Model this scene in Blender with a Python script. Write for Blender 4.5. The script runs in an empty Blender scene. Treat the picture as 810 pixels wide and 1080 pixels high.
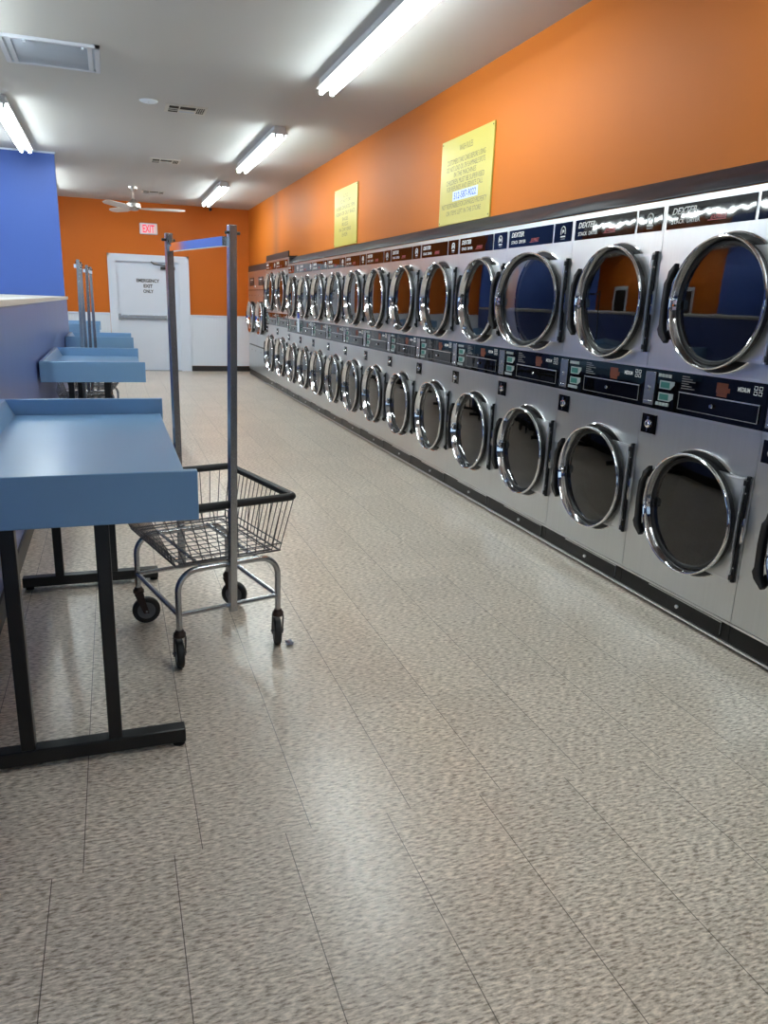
import bpy, math, random
from mathutils import Vector, Matrix
random.seed(7)
PI = math.pi
C = bpy.context.scene.collection
sc = bpy.context.scene

# ------------------------------------------------------------------ measured layout (metres; x right, y into the room)
DX = 2.543        # plane of the dryer fronts
XW = 2.683        # orange wall above the dryers
YB = 16.016       # end wall
HC = 3.163        # ceiling
XP = -0.553       # face of the low purple wall
XL = -5.2         # far left wall
YF = -5.0         # storefront behind the camera

# ------------------------------------------------------------------ materials
def lin(c):
    return tuple(((v / 255.0) / 12.92 if v / 255.0 <= 0.04045 else ((v / 255.0 + 0.055) / 1.055) ** 2.4) for v in c) + (1.0,)

def mat(name, rgb, rough=0.5, metal=0.0, spec=0.5, coat=0.0, emit=None, estr=0.0, noise=None, bump=None, coat_rough=0.1):
    m = bpy.data.materials.new(name); m.use_nodes = True
    nt = m.node_tree; b = nt.nodes['Principled BSDF']
    col = lin(rgb)
    b.inputs['Base Color'].default_value = col
    b.inputs['Roughness'].default_value = rough
    b.inputs['Metallic'].default_value = metal
    b.inputs['Specular IOR Level'].default_value = spec
    b.inputs['Coat Weight'].default_value = coat
    b.inputs['Coat Roughness'].default_value = coat_rough
    if emit:
        b.inputs['Emission Color'].default_value = lin(emit)
        b.inputs['Emission Strength'].default_value = estr
    if noise or bump:
        tc = nt.nodes.new('ShaderNodeTexCoord')
    if noise:   # (scale xyz, amount) soft colour variation of the surface itself
        sx, amt = noise
        mp = nt.nodes.new('ShaderNodeMapping'); mp.inputs['Scale'].default_value = sx
        n = nt.nodes.new('ShaderNodeTexNoise'); n.inputs['Scale'].default_value = 1.0; n.inputs['Detail'].default_value = 4
        nt.links.new(tc.outputs['Object'], mp.inputs['Vector']); nt.links.new(mp.outputs['Vector'], n.inputs['Vector'])
        mx = nt.nodes.new('ShaderNodeMixRGB'); mx.blend_type = 'MIX'
        mx.inputs['Color1'].default_value = tuple(c * (1 - amt) for c in col[:3]) + (1,)
        mx.inputs['Color2'].default_value = tuple(min(1, c * (1 + amt)) for c in col[:3]) + (1,)
        nt.links.new(n.outputs['Fac'], mx.inputs['Fac']); nt.links.new(mx.outputs['Color'], b.inputs['Base Color'])
    if bump:    # (scale xyz, strength, distance)
        sx, st, di = bump
        mp = nt.nodes.new('ShaderNodeMapping'); mp.inputs['Scale'].default_value = sx
        n = nt.nodes.new('ShaderNodeTexNoise'); n.inputs['Scale'].default_value = 1.0; n.inputs['Detail'].default_value = 3
        nt.links.new(tc.outputs['Object'], mp.inputs['Vector']); nt.links.new(mp.outputs['Vector'], n.inputs['Vector'])
        bp = nt.nodes.new('ShaderNodeBump'); bp.inputs['Strength'].default_value = st; bp.inputs['Distance'].default_value = di
        nt.links.new(n.outputs['Fac'], bp.inputs['Height']); nt.links.new(bp.outputs['Normal'], b.inputs['Normal'])
    return m

M = {}
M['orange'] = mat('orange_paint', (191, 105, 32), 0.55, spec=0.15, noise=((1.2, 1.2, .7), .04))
M['orange_end'] = mat('orange_paint_end_wall', (196, 102, 26), 0.55, spec=0.25, noise=((1.2, 1.2, .7), .04))
M['blue'] = mat('blue_paint', (72, 102, 180), 0.5, spec=0.35)
M['purple'] = mat('purple_blue_paint', (88, 106, 166), 0.32, spec=0.5, noise=((.6, 5.0, .7), .10), bump=((1, 4, 2), .05, .01))
M['ceiling'] = mat('ceiling_paint', (192, 192, 192), 0.8, spec=0.2, noise=((.8, .8, .8), .03))
M['white'] = mat('white_paint', (222, 232, 246), 0.45)
M['cap'] = mat('white_laminate', (226, 222, 214), 0.35, noise=((2, 6, 2), .04))
M['panelling'] = mat('white_panelling', (228, 238, 250), 0.5)
M['dark_base'] = mat('dark_vinyl', (38, 36, 36), 0.4)
M['black'] = mat('black_enamel', (10, 10, 12), 0.35)
M['rubber'] = mat('black_rubber', (16, 17, 20), 0.55, noise=((40, 40, 40), .2))
M['table'] = mat('pale_blue_paint', (120, 160, 200), 0.28, spec=0.45, noise=((3, 3, 3), .05))
M['steel'] = mat('brushed_steel', (214, 217, 218), 0.30, 1.0, noise=((8, 60, 1.4), .05), bump=((1.5, 3.5, .8), .12, .02))
M['steel_plate'] = mat('satin_steel', (222, 224, 226), 0.36, 1.0)
M['wire'] = mat('dull_wire', (96, 96, 100), 0.4, 1.0)
M['chrome'] = mat('chrome', (222, 222, 226), 0.05, 1.0)
M['dull_chrome'] = mat('dull_chrome', (180, 182, 186), 0.27, 1.0, noise=((30, 30, 30), .12))
M['gloss_black'] = mat('gloss_black', (6, 6, 8), 0.035, spec=0.5, bump=((1, 3.5, 2), .16, .012))
M['kick'] = mat('black_kick_plate', (9, 9, 10), 0.3, spec=0.3)
M['trim_metal'] = mat('bright_trim', (225, 225, 228), 0.3, 1.0)
M['plastic'] = mat('black_plastic', (14, 14, 17), 0.4)
M['sheet'] = mat('black_plastic_sheet', (30, 32, 42), 0.5, spec=0.25)
M['board'] = mat('dark_cover_board', (44, 34, 34), 0.5)
M['drum'] = mat('dark_drum', (60, 60, 62), 0.4, 0.6)
M['print'] = mat('white_print', (245, 245, 245), 0.5)
M['grey_print'] = mat('grey_print', (120, 122, 126), 0.5)
M['red_print'] = mat('red_print', (168, 62, 66), 0.4)
M['amber'] = mat('amber_print', (112, 48, 20), 0.4)
M['teal'] = mat('teal_print', (40, 112, 104), 0.4)
M['button'] = mat('pale_button', (165, 174, 176), 0.4)
M['sign'] = mat('yellow_board', (188, 176, 82), 0.35, spec=0.5)
M['sign_text'] = mat('faded_sign_print', (104, 98, 78), 0.5)
M['blue_print'] = mat('blue_print', (58, 92, 200), 0.5)
M['pale_patch'] = mat('pale_patch', (204, 216, 236), 0.5)
M['ink'] = mat('black_ink', (18, 18, 20), 0.5)
M['housing'] = mat('light_housing', (205, 207, 212), 0.5)
M['tube'] = mat('lit_tube', (255, 255, 255), 0.4, emit=(240, 252, 250), estr=49.0)
M['exit_white'] = mat('lit_exit_face', (235, 215, 215), 0.4, emit=(255, 206, 206), estr=0.25)
M['exit_red'] = mat('lit_exit_letter', (226, 40, 80), 0.4, emit=(255, 40, 90), estr=0.5)
M['grille'] = mat('grille_white', (196, 202, 214), 0.5)
M['grille_core'] = mat('grille_core', (176, 184, 198), 0.6, noise=((2, 60, 2), .05))
M['slot'] = mat('dark_slot', (52, 44, 36), 0.8)
M['vent'] = mat('vent_white', (198, 194, 186), 0.5)
M['fan'] = mat('brushed_nickel', (176, 172, 168), 0.3, 1.0)
M['blade'] = mat('pale_fan_blade', (206, 196, 190), 0.4)
M['wheel_hub'] = mat('grey_hub', (98, 99, 102), 0.5)
M['rust'] = mat('rusty_caster', (60, 46, 42), 0.5, 0.5, noise=((60, 60, 60), .3))
M['lint'] = mat('pale_lint', (170, 174, 190), 0.9)
M['mullion'] = mat('bronze_mullion', (70, 64, 60), 0.4, 0.6)

def glass_mat(name, tint, trans):
    m = bpy.data.materials.new(name); m.use_nodes = True
    nt = m.node_tree; nt.nodes.remove(nt.nodes['Principled BSDF'])
    out = nt.nodes['Material Output']
    tr = nt.nodes.new('ShaderNodeBsdfTransparent'); tr.inputs['Color'].default_value = tuple(t * trans for t in tint) + (1,)
    gl = nt.nodes.new('ShaderNodeBsdfGlossy'); gl.inputs['Roughness'].default_value = 0.02; gl.inputs['Color'].default_value = (1, 1, 1, 1)
    fr = nt.nodes.new('ShaderNodeFresnel'); fr.inputs['IOR'].default_value = 1.62
    mx = nt.nodes.new('ShaderNodeMixShader')
    nt.links.new(fr.outputs['Fac'], mx.inputs['Fac']); nt.links.new(tr.outputs['BSDF'], mx.inputs[1]); nt.links.new(gl.outputs['BSDF'], mx.inputs[2])
    nt.links.new(mx.outputs['Shader'], out.inputs['Surface'])
    return m
M['glass'] = glass_mat('smoked_door_glass', (.92, .96, 1.0), .30)
M['clear'] = glass_mat('clear_window_glass', (.95, 1.0, 1.0), .92)

def floor_mat():
    m = bpy.data.materials.new('vinyl_tile'); m.use_nodes = True
    nt = m.node_tree; N = nt.nodes; L = nt.links; b = N['Principled BSDF']
    geo = N.new('ShaderNodeNewGeometry')
    sep = N.new('ShaderNodeSeparateXYZ'); L.new(geo.outputs['Position'], sep.inputs['Vector'])
    def math_(op, a, bb=None, c=None):
        n = N.new('ShaderNodeMath'); n.operation = op
        for i, v in enumerate((a, bb, c)):
            if v is None: continue
            if isinstance(v, (int, float)): n.inputs[i].default_value = v
            else: L.new(v, n.inputs[i])
        return n.outputs[0]
    T = 0.305
    row = math_('GREATER_THAN', sep.outputs['Y'], 1.79)
    xs = math_('ADD', math_('SUBTRACT', sep.outputs['X'], 0.077), math_('MULTIPLY', row, -0.075))
    fx = math_('FRACT', math_('ADD', math_('DIVIDE', xs, T), 100.0))
    dx = math_('MULTIPLY', math_('MINIMUM', fx, math_('SUBTRACT', 1.0, fx)), T)
    ys = math_('DIVIDE', math_('SUBTRACT', sep.outputs['Y'], 1.79), T)
    fy = math_('FRACT', math_('ADD', ys, 100.0))
    dy = math_('MULTIPLY', math_('MINIMUM', fy, math_('SUBTRACT', 1.0, fy)), T)
    lx = math_('LESS_THAN', dx, 0.0011)
    ly = math_('MULTIPLY', math_('LESS_THAN', dy, 0.0009), 0.28)
    line = math_('MAXIMUM', lx, ly)
    # per-tile tint
    cx = math_('FLOOR', math_('ADD', math_('DIVIDE', xs, T), 100.0)); cyy = math_('FLOOR', math_('ADD', ys, 100.0))
    cmb = N.new('ShaderNodeCombineXYZ'); L.new(cx, cmb.inputs[0]); L.new(cyy, cmb.inputs[1])
    wn = N.new('ShaderNodeTexWhiteNoise'); wn.noise_dimensions = '2D'; L.new(cmb.outputs[0], wn.inputs['Vector'])
    # flecks stretched along x
    mp = N.new('ShaderNodeMapping'); mp.inputs['Scale'].default_value = (40, 135, 1); mp.inputs['Rotation'].default_value = (0, 0, .2)
    L.new(geo.outputs['Position'], mp.inputs['Vector'])
    n1 = N.new('ShaderNodeTexNoise'); n1.inputs['Scale'].default_value = 1; n1.inputs['Detail'].default_value = 4; n1.inputs['Roughness'].default_value = .6
    L.new(mp.outputs['Vector'], n1.inputs['Vector'])
    cr = N.new('ShaderNodeValToRGB'); L.new(n1.outputs['Fac'], cr.inputs['Fac'])
    e = cr.color_ramp.elements
    e[0].position = .36; e[0].color = lin((142, 127, 111)); e[1].position = .64; e[1].color = lin((246, 234, 219))
    k = e.new(.46); k.color = lin((197, 184, 168))
    k = e.new(.54); k.color = lin((218, 207, 193))
    mx = N.new('ShaderNodeMixRGB'); mx.blend_type = 'MULTIPLY'; mx.inputs['Fac'].default_value = 1
    tint = N.new('ShaderNodeMapRange'); tint.inputs['To Min'].default_value = .94; tint.inputs['To Max'].default_value = 1.04
    L.new(wn.outputs['Value'], tint.inputs['Value'])
    L.new(cr.outputs['Color'], mx.inputs['Color1']); L.new(tint.outputs['Result'], mx.inputs['Color2'])
    m2 = N.new('ShaderNodeMixRGB'); L.new(line, m2.inputs['Fac']); L.new(mx.outputs['Color'], m2.inputs['Color1']); m2.inputs['Color2'].default_value = lin((82, 72, 62))
    L.new(m2.outputs['Color'], b.inputs['Base Color'])
    n2 = N.new('ShaderNodeTexNoise'); n2.inputs['Scale'].default_value = 2.2; n2.inputs['Detail'].default_value = 5
    L.new(geo.outputs['Position'], n2.inputs['Vector'])
    rr = N.new('ShaderNodeMapRange'); rr.inputs['To Min'].default_value = .28; rr.inputs['To Max'].default_value = .32
    L.new(n2.outputs['Fac'], rr.inputs['Value']); L.new(rr.outputs['Result'], b.inputs['Roughness'])
    b.inputs['Specular IOR Level'].default_value = .5; b.inputs['Coat Weight'].default_value = .2; b.inputs['Coat Roughness'].default_value = .2
    bp = N.new('ShaderNodeBump'); bp.inputs['Strength'].default_value = .05; bp.inputs['Distance'].default_value = .002
    L.new(n1.outputs['Fac'], bp.inputs['Height']); L.new(bp.outputs['Normal'], b.inputs['Normal'])
    return m
M['floor'] = floor_mat()

def banded_orange():
    # the wall paint with the brownish vertical band above the far machines
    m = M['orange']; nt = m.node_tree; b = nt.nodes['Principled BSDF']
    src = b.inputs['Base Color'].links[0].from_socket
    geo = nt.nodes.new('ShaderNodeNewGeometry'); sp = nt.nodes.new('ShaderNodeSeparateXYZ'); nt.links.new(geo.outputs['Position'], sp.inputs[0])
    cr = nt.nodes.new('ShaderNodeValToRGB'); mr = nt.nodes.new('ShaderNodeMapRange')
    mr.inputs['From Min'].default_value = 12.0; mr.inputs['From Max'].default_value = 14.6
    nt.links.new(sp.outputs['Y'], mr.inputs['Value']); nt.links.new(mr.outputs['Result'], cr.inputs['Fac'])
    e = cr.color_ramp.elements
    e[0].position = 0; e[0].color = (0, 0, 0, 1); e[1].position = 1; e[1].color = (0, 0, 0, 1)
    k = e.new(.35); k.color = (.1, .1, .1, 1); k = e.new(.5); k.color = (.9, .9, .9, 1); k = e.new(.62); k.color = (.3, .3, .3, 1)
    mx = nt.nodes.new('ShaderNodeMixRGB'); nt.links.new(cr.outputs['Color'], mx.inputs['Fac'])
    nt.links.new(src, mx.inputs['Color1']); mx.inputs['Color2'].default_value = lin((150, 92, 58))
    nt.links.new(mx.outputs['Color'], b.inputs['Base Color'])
banded_orange()

def panelling():
    m = M['panelling']; nt = m.node_tree; b = nt.nodes['Principled BSDF']
    geo = nt.nodes.new('ShaderNodeNewGeometry')
    w = nt.nodes.new('ShaderNodeTexWave'); w.wave_type = 'BANDS'; w.bands_direction = 'X'; w.inputs['Scale'].default_value = 6.0; w.inputs['Distortion'].default_value = 0
    nt.links.new(geo.outputs['Position'], w.inputs['Vector'])
    cr = nt.nodes.new('ShaderNodeValToRGB'); cr.color_ramp.elements[0].position = .02; cr.color_ramp.elements[1].position = .12
    nt.links.new(w.outputs['Fac'], cr.inputs['Fac'])
    bp = nt.nodes.new('ShaderNodeBump'); bp.inputs['Strength'].default_value = .5; bp.inputs['Distance'].default_value = .004
    nt.links.new(cr.outputs['Color'], bp.inputs['Height']); nt.links.new(bp.outputs['Normal'], b.inputs['Normal'])
panelling()

# ------------------------------------------------------------------ mesh builder
class MB:
    def __init__(s): s.v = []; s.f = []; s.mi = []; s.mats = []
    def m(s, name):
        if name not in s.mats: s.mats.append(name)
        return s.mats.index(name)
    def add(s, vs, fs, mt):
        o = len(s.v); i = s.m(mt); s.v += [tuple(p) for p in vs]
        for f in fs: s.f.append([o + k for k in f]); s.mi.append(i)
        return s
    def box(s, x0, x1, y0, y1, z0, z1, mt, rot=None, piv=None):
        if x0 > x1: x0, x1 = x1, x0
        if y0 > y1: y0, y1 = y1, y0
        if z0 > z1: z0, z1 = z1, z0
        vs = [Vector(p) for p in ((x0,y0,z0),(x1,y0,z0),(x1,y1,z0),(x0,y1,z0),(x0,y0,z1),(x1,y0,z1),(x1,y1,z1),(x0,y1,z1))]
        if rot is not None:
            pv = Vector(piv) if piv else sum(vs, Vector()) / 8
            vs = [rot @ (p - pv) + pv for p in vs]
        return s.add(vs, [(0,3,2,1),(4,5,6,7),(0,1,5,4),(1,2,6,5),(2,3,7,6),(3,0,4,7)], mt)
    def prism(s, poly, axis, a0, a1, mt):
        # poly: 2-D points in the two other axes, extruded along axis
        def P(p, a): return (a, p[0], p[1]) if axis == 0 else ((p[0], a, p[1]) if axis == 1 else (p[0], p[1], a))
        n = len(poly); vs = [P(p, a0) for p in poly] + [P(p, a1) for p in poly]
        area = sum(poly[i][0] * poly[(i+1) % n][1] - poly[(i+1) % n][0] * poly[i][1] for i in range(n))
        fl = (area > 0) == ((a1 > a0) if axis != 1 else (a1 < a0))
        fs = [tuple(range(n)), tuple(range(2*n-1, n-1, -1))] + [(i, i + n, (i+1) % n + n, (i+1) % n) for i in range(n)]
        if fl: fs = [tuple(reversed(f)) for f in fs]
        return s.add(vs, fs, mt)
    def lathe(s, prof, axis, c, mt, n=40, cap0=False, cap1=False):
        # prof: [(along, radius)]
        c = Vector(c); vs = []; fs = []
        def P(a, r, t):
            q, w = r * math.cos(t), r * math.sin(t)
            return c + (Vector((a, q, w)) if axis == 0 else (Vector((w, a, q)) if axis == 1 else Vector((q, w, a))))
        for a, r in prof:
            for k in range(n): vs.append(P(a, r, 2 * PI * k / n))
        for i in range(len(prof) - 1):
            for k in range(n):
                k2 = (k + 1) % n; fs.append((i*n + k, i*n + k2, (i+1)*n + k2, (i+1)*n + k))
        if cap0: fs.append(tuple(range(n-1, -1, -1)))
        if cap1: fs.append(tuple((len(prof)-1)*n + k for k in range(n)))
        return s.add(vs, fs, mt)
    def tube(s, pts, r, mt, n=8, closed=False, square=False):
        pts = [Vector(p) for p in pts]; N = len(pts); vs = []; fs = []
        if square: n = 4
        up = None
        for i, p in enumerate(pts):
            a = pts[i-1] if (i > 0 or closed) else None; b = pts[(i+1) % N] if (i < N-1 or closed) else None
            t = Vector()
            if a is not None: t += (p - a).normalized()
            if b is not None: t += (b - p).normalized()
            t.normalize()
            if up is None:
                ref = Vector((0, 0, 1)) if abs(t.z) < .9 else Vector((0, 1, 0))
                up = (ref - t * ref.dot(t)).normalized()
            else:
                up = (up - t * up.dot(t)).normalized()
            sd = t.cross(up)
            sc_ = 1.0
            if a is not None and b is not None:
                ca = max(.5, t.dot((b - p).normalized())); sc_ = 1 / ca
            for k in range(n):
                th = 2 * PI * k / n + (PI / 4 if square else 0)
                rr = r * (math.sqrt(2) if square else 1)
                vs.append(p + sd * (rr * math.cos(th) * sc_) + up * (rr * math.sin(th)))
        for i in range(N if closed else N - 1):
            i2 = (i + 1) % N
            for k in range(n):
                k2 = (k + 1) % n; fs.append((i*n + k, i*n + k2, i2*n + k2, i2*n + k))
        if not closed: fs += [tuple(range(n-1, -1, -1)), tuple((N-1)*n + k for k in range(n))]
        return s.add(vs, fs, mt)
    def text(s, body, o, right, up, height, mt, width=None, shear=0.0, align='C', bold=0.0, lift=0.0):
        vs, fs = text_geo(body, shear, bold)
        x0 = min(p[0] for p in vs); x1 = max(p[0] for p in vs); z0 = min(p[1] for p in vs); z1 = max(p[1] for p in vs)
        sy = height / (z1 - z0); sx = (width / (x1 - x0)) if width else sy
        off = {'C': (x0 + x1) / 2, 'L': x0, 'R': x1}[align]
        o = Vector(o); right = Vector(right); up = Vector(up); nrm = right.cross(up)
        return s.add([o + right * ((p[0] - off) * sx) + up * ((p[1] - z0) * sy) + nrm * lift for p in vs], fs, mt)
    def build(s, name, parent=None, bevel=0.0, seg=2, origin=None):
        me = bpy.data.meshes.new(name)
        vs = s.v
        if origin: vs = [(p[0]-origin[0], p[1]-origin[1], p[2]-origin[2]) for p in s.v]
        me.from_pydata(vs, [], s.f)
        for n in s.mats: me.materials.append(M[n])
        me.polygons.foreach_set('material_index', s.mi)
        me.polygons.foreach_set('use_smooth', [True] * len(s.f))
        me.set_sharp_from_angle(angle=math.radians(34))
        me.update()
        o = bpy.data.objects.new(name, me); C.objects.link(o)
        if origin: o.location = origin
        if parent: o.parent = parent
        if bevel:
            bm = o.modifiers.new('edge', 'BEVEL'); bm.width = bevel; bm.segments = seg; bm.limit_method = 'ANGLE'; bm.harden_normals = False
        return o

_tc = {}
def text_geo(body, shear, bold):
    k = (body, shear, bold)
    if k in _tc: return _tc[k]
    cu = bpy.data.curves.new('lettering_curve', 'FONT'); cu.body = body; cu.shear = shear; cu.offset = bold; cu.resolution_u = 3
    ob = bpy.data.objects.new('lettering_curve', cu); C.objects.link(ob)
    dg = bpy.context.evaluated_depsgraph_get(); dg.update()
    me = bpy.data.meshes.new_from_object(ob.evaluated_get(dg))
    vs = [(v.co.x, v.co.y) for v in me.vertices]; fs = [tuple(p.vertices) for p in me.polygons]
    bpy.data.objects.remove(ob); bpy.data.curves.remove(cu); bpy.data.meshes.remove(me)
    _tc[k] = (vs, fs); return _tc[k]

def tag(o, label, cat, group=None):
    o['label'] = label; o['category'] = cat
    if group: o['group'] = group
    return o
def empty(name, loc, label, cat, group=None, rz=0.0):
    o = bpy.data.objects.new(name, None); o.empty_display_size = .1; C.objects.link(o)
    o.location = loc; o.rotation_euler = (0, 0, rz)
    return tag(o, label, cat, group)
def struct(o):
    o['kind'] = 'structure'; return o
def kids(o): return [c for c in ALL() if c.parent == o]
def ALL(): return list(C.objects)
def dup(root, parent=None):
    c = root.copy(); C.objects.link(c); c.parent = parent
    for ch in root.children: dup(ch, c)
    return c

# ------------------------------------------------------------------ the room
struct(MB().box(XL - .1, 3.7, YF - .1, YB + .12, -.08, 0, 'floor').build('floor'))
struct(MB().box(XL - .1, 3.7, YF - .1, YB + .12, HC, HC + .1, 'ceiling').build('ceiling'))
# right wall: a bulkhead over the machines
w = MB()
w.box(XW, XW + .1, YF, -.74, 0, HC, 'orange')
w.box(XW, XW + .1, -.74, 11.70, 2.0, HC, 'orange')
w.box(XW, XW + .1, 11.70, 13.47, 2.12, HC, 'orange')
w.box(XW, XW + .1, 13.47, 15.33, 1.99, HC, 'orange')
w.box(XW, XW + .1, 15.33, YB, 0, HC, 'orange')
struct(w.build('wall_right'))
struct(MB().box(3.6, 3.7, YF, YB, 0, HC, 'panelling').build('wall_chase'))
# end wall with an opening for the emergency door
dx0, dx1, dzt = .11, 1.30, 2.10
w = MB()
w.box(XL, dx0, YB, YB + .12, 0, HC, 'orange_end'); w.box(dx1, 3.6, YB, YB + .12, 0, HC, 'orange_end'); w.box(dx0, dx1, YB, YB + .12, dzt, HC, 'orange_end')
struct(w.build('wall_back'))
for i, (a, b) in enumerate(((XL, -.03), (1.485, XW))):
    struct(MB().box(a, b, YB - .012, YB, .11, 1.085, 'panelling').build('trim_%d' % (i + 1)))
    struct(MB().box(a, b, YB - .03, YB, 1.085, 1.115, 'white').build('trim_%d' % (i + 3), bevel=.004))
    struct(MB().box(a, b, YB - .016, YB, 0, .105, 'dark_base').build('baseboard_back' + ('' if i == 0 else '_right')))
# left wall
w = MB()
w.box(XL - .1, XL, YF, 11.2, 0, HC, 'blue'); w.box(XL - .1, XL, 11.2, YB, 0, HC, 'orange_end')
struct(w.build('wall_left'))
struct(MB().box(XL, XL + .012, 11.2, YB, .11, 1.085, 'panelling').box(XL, XL + .03, 11.2, YB, 1.085, 1.115, 'white').build('trim_5'))
# storefront
w = MB()
w.box(XL, 3.6, YF - .1, YF, 0, .5, 'blue'); w.box(XL, 3.6, YF - .1, YF, 2.6, HC, 'blue')
w.box(XL, -3.9, YF - .1, YF, .5, 2.6, 'blue'); w.box(2.3, 3.6, YF - .1, YF, .5, 2.6, 'blue')
struct(w.build('wall_front'))
w = MB()
for x in (-3.9, -2.35, -.8, .75, 2.25): w.box(x, x + .05, YF - .08, YF - .02, .5, 2.6, 'mullion')
w.box(-3.85, 2.25, YF - .08, YF - .02, .5, .55, 'mullion'); w.box(-3.85, 2.25, YF - .08, YF - .02, 2.55, 2.6, 'mullion')
w.box(-3.85, 2.25, YF - .055, YF - .045, .55, 2.55, 'clear')
struct(w.build('window_1'))
# low purple wall with the white cap, and the blue pier at its end
struct(MB().box(-1.75, XP, -1.0, 11.2, 0, 1.372, 'purple').build('wall_low'))
struct(MB().box(XP, XP + .012, -1.0, 11.2, 0, .11, 'dark_base').build('baseboard_left'))
struct(MB().box(-1.8, XP + .018, -1.02, 11.2, 1.3725, 1.41, 'cap').build('trim_6', bevel=.004))
struct(MB().box(-2.2, -.577, 11.2, 11.34, 0, HC, 'blue').build('wall_pier'))
struct(MB().box(-2.2, -.56, 11.178, 11.2, HC - .02, HC, 'white').build('trim_7'))

# emergency door (structure) with its hardware
d = struct(MB().box(dx0 + .012, dx1 - .012, YB + .05, YB + .095, .012, dzt - .012, 'white').build('door_1'))
fr = MB()
for a, b in ((dx0 - .13, dx0), (dx1, dx1 + .18)):
    fr.box(a, b, YB - .022, YB, 0, 2.21, 'white')
fr.box(dx0, dx1, YB - .022, YB, dzt, 2.21, 'white')
for a, b in ((dx0 - .135, dx0 - .10), (dx1 + .145, dx1 + .185)): fr.box(a, b, YB - .034, YB - .022, 0, 2.215, 'white')
fr.box(dx0 - .135, dx1 + .185, YB - .034, YB - .022, 2.175, 2.215, 'white')
fr.box(dx0, dx0 + .012, YB - .022, YB + .11, 0, dzt, 'white'); fr.box(dx1 - .012, dx1, YB - .022, YB + .11, 0, dzt, 'white'); fr.box(dx0, dx1, YB - .022, YB + .11, dzt - .012, dzt, 'white')
fr.box(dx1 - .05, dx1 - .012, YB + .02, YB + .05, 0, dzt - .012, 'white')
fr.box(dx0, dx1, YB, YB + .11, .0, .012, 'dull_chrome')
fr.build('door_frame', d)
pb = MB(); pb.box(.10, .17, YB + .0, YB + .05, .985, 1.10, 'dull_chrome'); pb.box(.17, 1.0, YB - .01, YB + .035, 1.015, 1.08, 'dull_chrome'); pb.box(.78, .785, YB - .012, YB + .03, 1.01, 1.085, 'ink')
pb.box(1.0, 1.03, YB + .0, YB + .05, 1.01, 1.085, 'dull_chrome')
pb.build('push_bar', d, bevel=.006)
cl = MB(); cl.box(.95, 1.22, YB - .01, YB + .05, 1.955, 2.01, 'black'); cl.tube([(1.1, YB + .02, 2.02), (.82, YB - .12, 2.045)], .012, 'black', 6); cl.tube([(.82, YB - .12, 2.045), (.78, YB - .02, 2.09)], .012, 'black', 6)
cl.build('door_closer', d)
for t, z, wd in (('EMERGENCY', 1.675, .43), ('EXIT', 1.575, .17), ('ONLY', 1.475, .19)):
    MB().text(t, (.705, YB + .049, z + .03), (1, 0, 0), (0, 0, 1), .066, 'ink', width=wd, bold=.03).build('lettering_line', d)
# a second door in the left wall
d2 = struct(MB().box(XL, XL + .03, 13.0, 13.9, .0, 2.05, 'mullion').build('door_2'))
MB().box(XL, XL + .05, 12.88, 13.0, 0, 2.17, 'white').box(XL, XL + .05, 13.9, 14.02, 0, 2.17, 'white').box(XL, XL + .05, 13.0, 13.9, 2.05, 2.17, 'white').build('door_frame', d2)

# ------------------------------------------------------------------ stack dryer
W = .779; HW = W / 2
def panel_hole(mb, x, y0, y1, z0, z1, cy, cz, r, mt, n=48):
    angs = sorted([2 * PI * k / n for k in range(n)] + [math.atan2(b - cz, a - cy) % (2 * PI) for a in (y0, y1) for b in (z0, z1)])
    ins, outs = [], []
    for t in angs:
        c, s = math.cos(t), math.sin(t); k = 1e9
        if c > 1e-9: k = min(k, (y1 - cy) / c)
        if c < -1e-9: k = min(k, (y0 - cy) / c)
        if s > 1e-9: k = min(k, (z1 - cz) / s)
        if s < -1e-9: k = min(k, (z0 - cz) / s)
        ins.append((x, cy + r * c, cz + r * s)); outs.append((x, cy + k * c, cz + k * s))
    m = len(angs)
    mb.add(ins + outs, [(i, (i+1) % m, (i+1) % m + m, i + m) for i in range(m)], mt)

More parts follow.
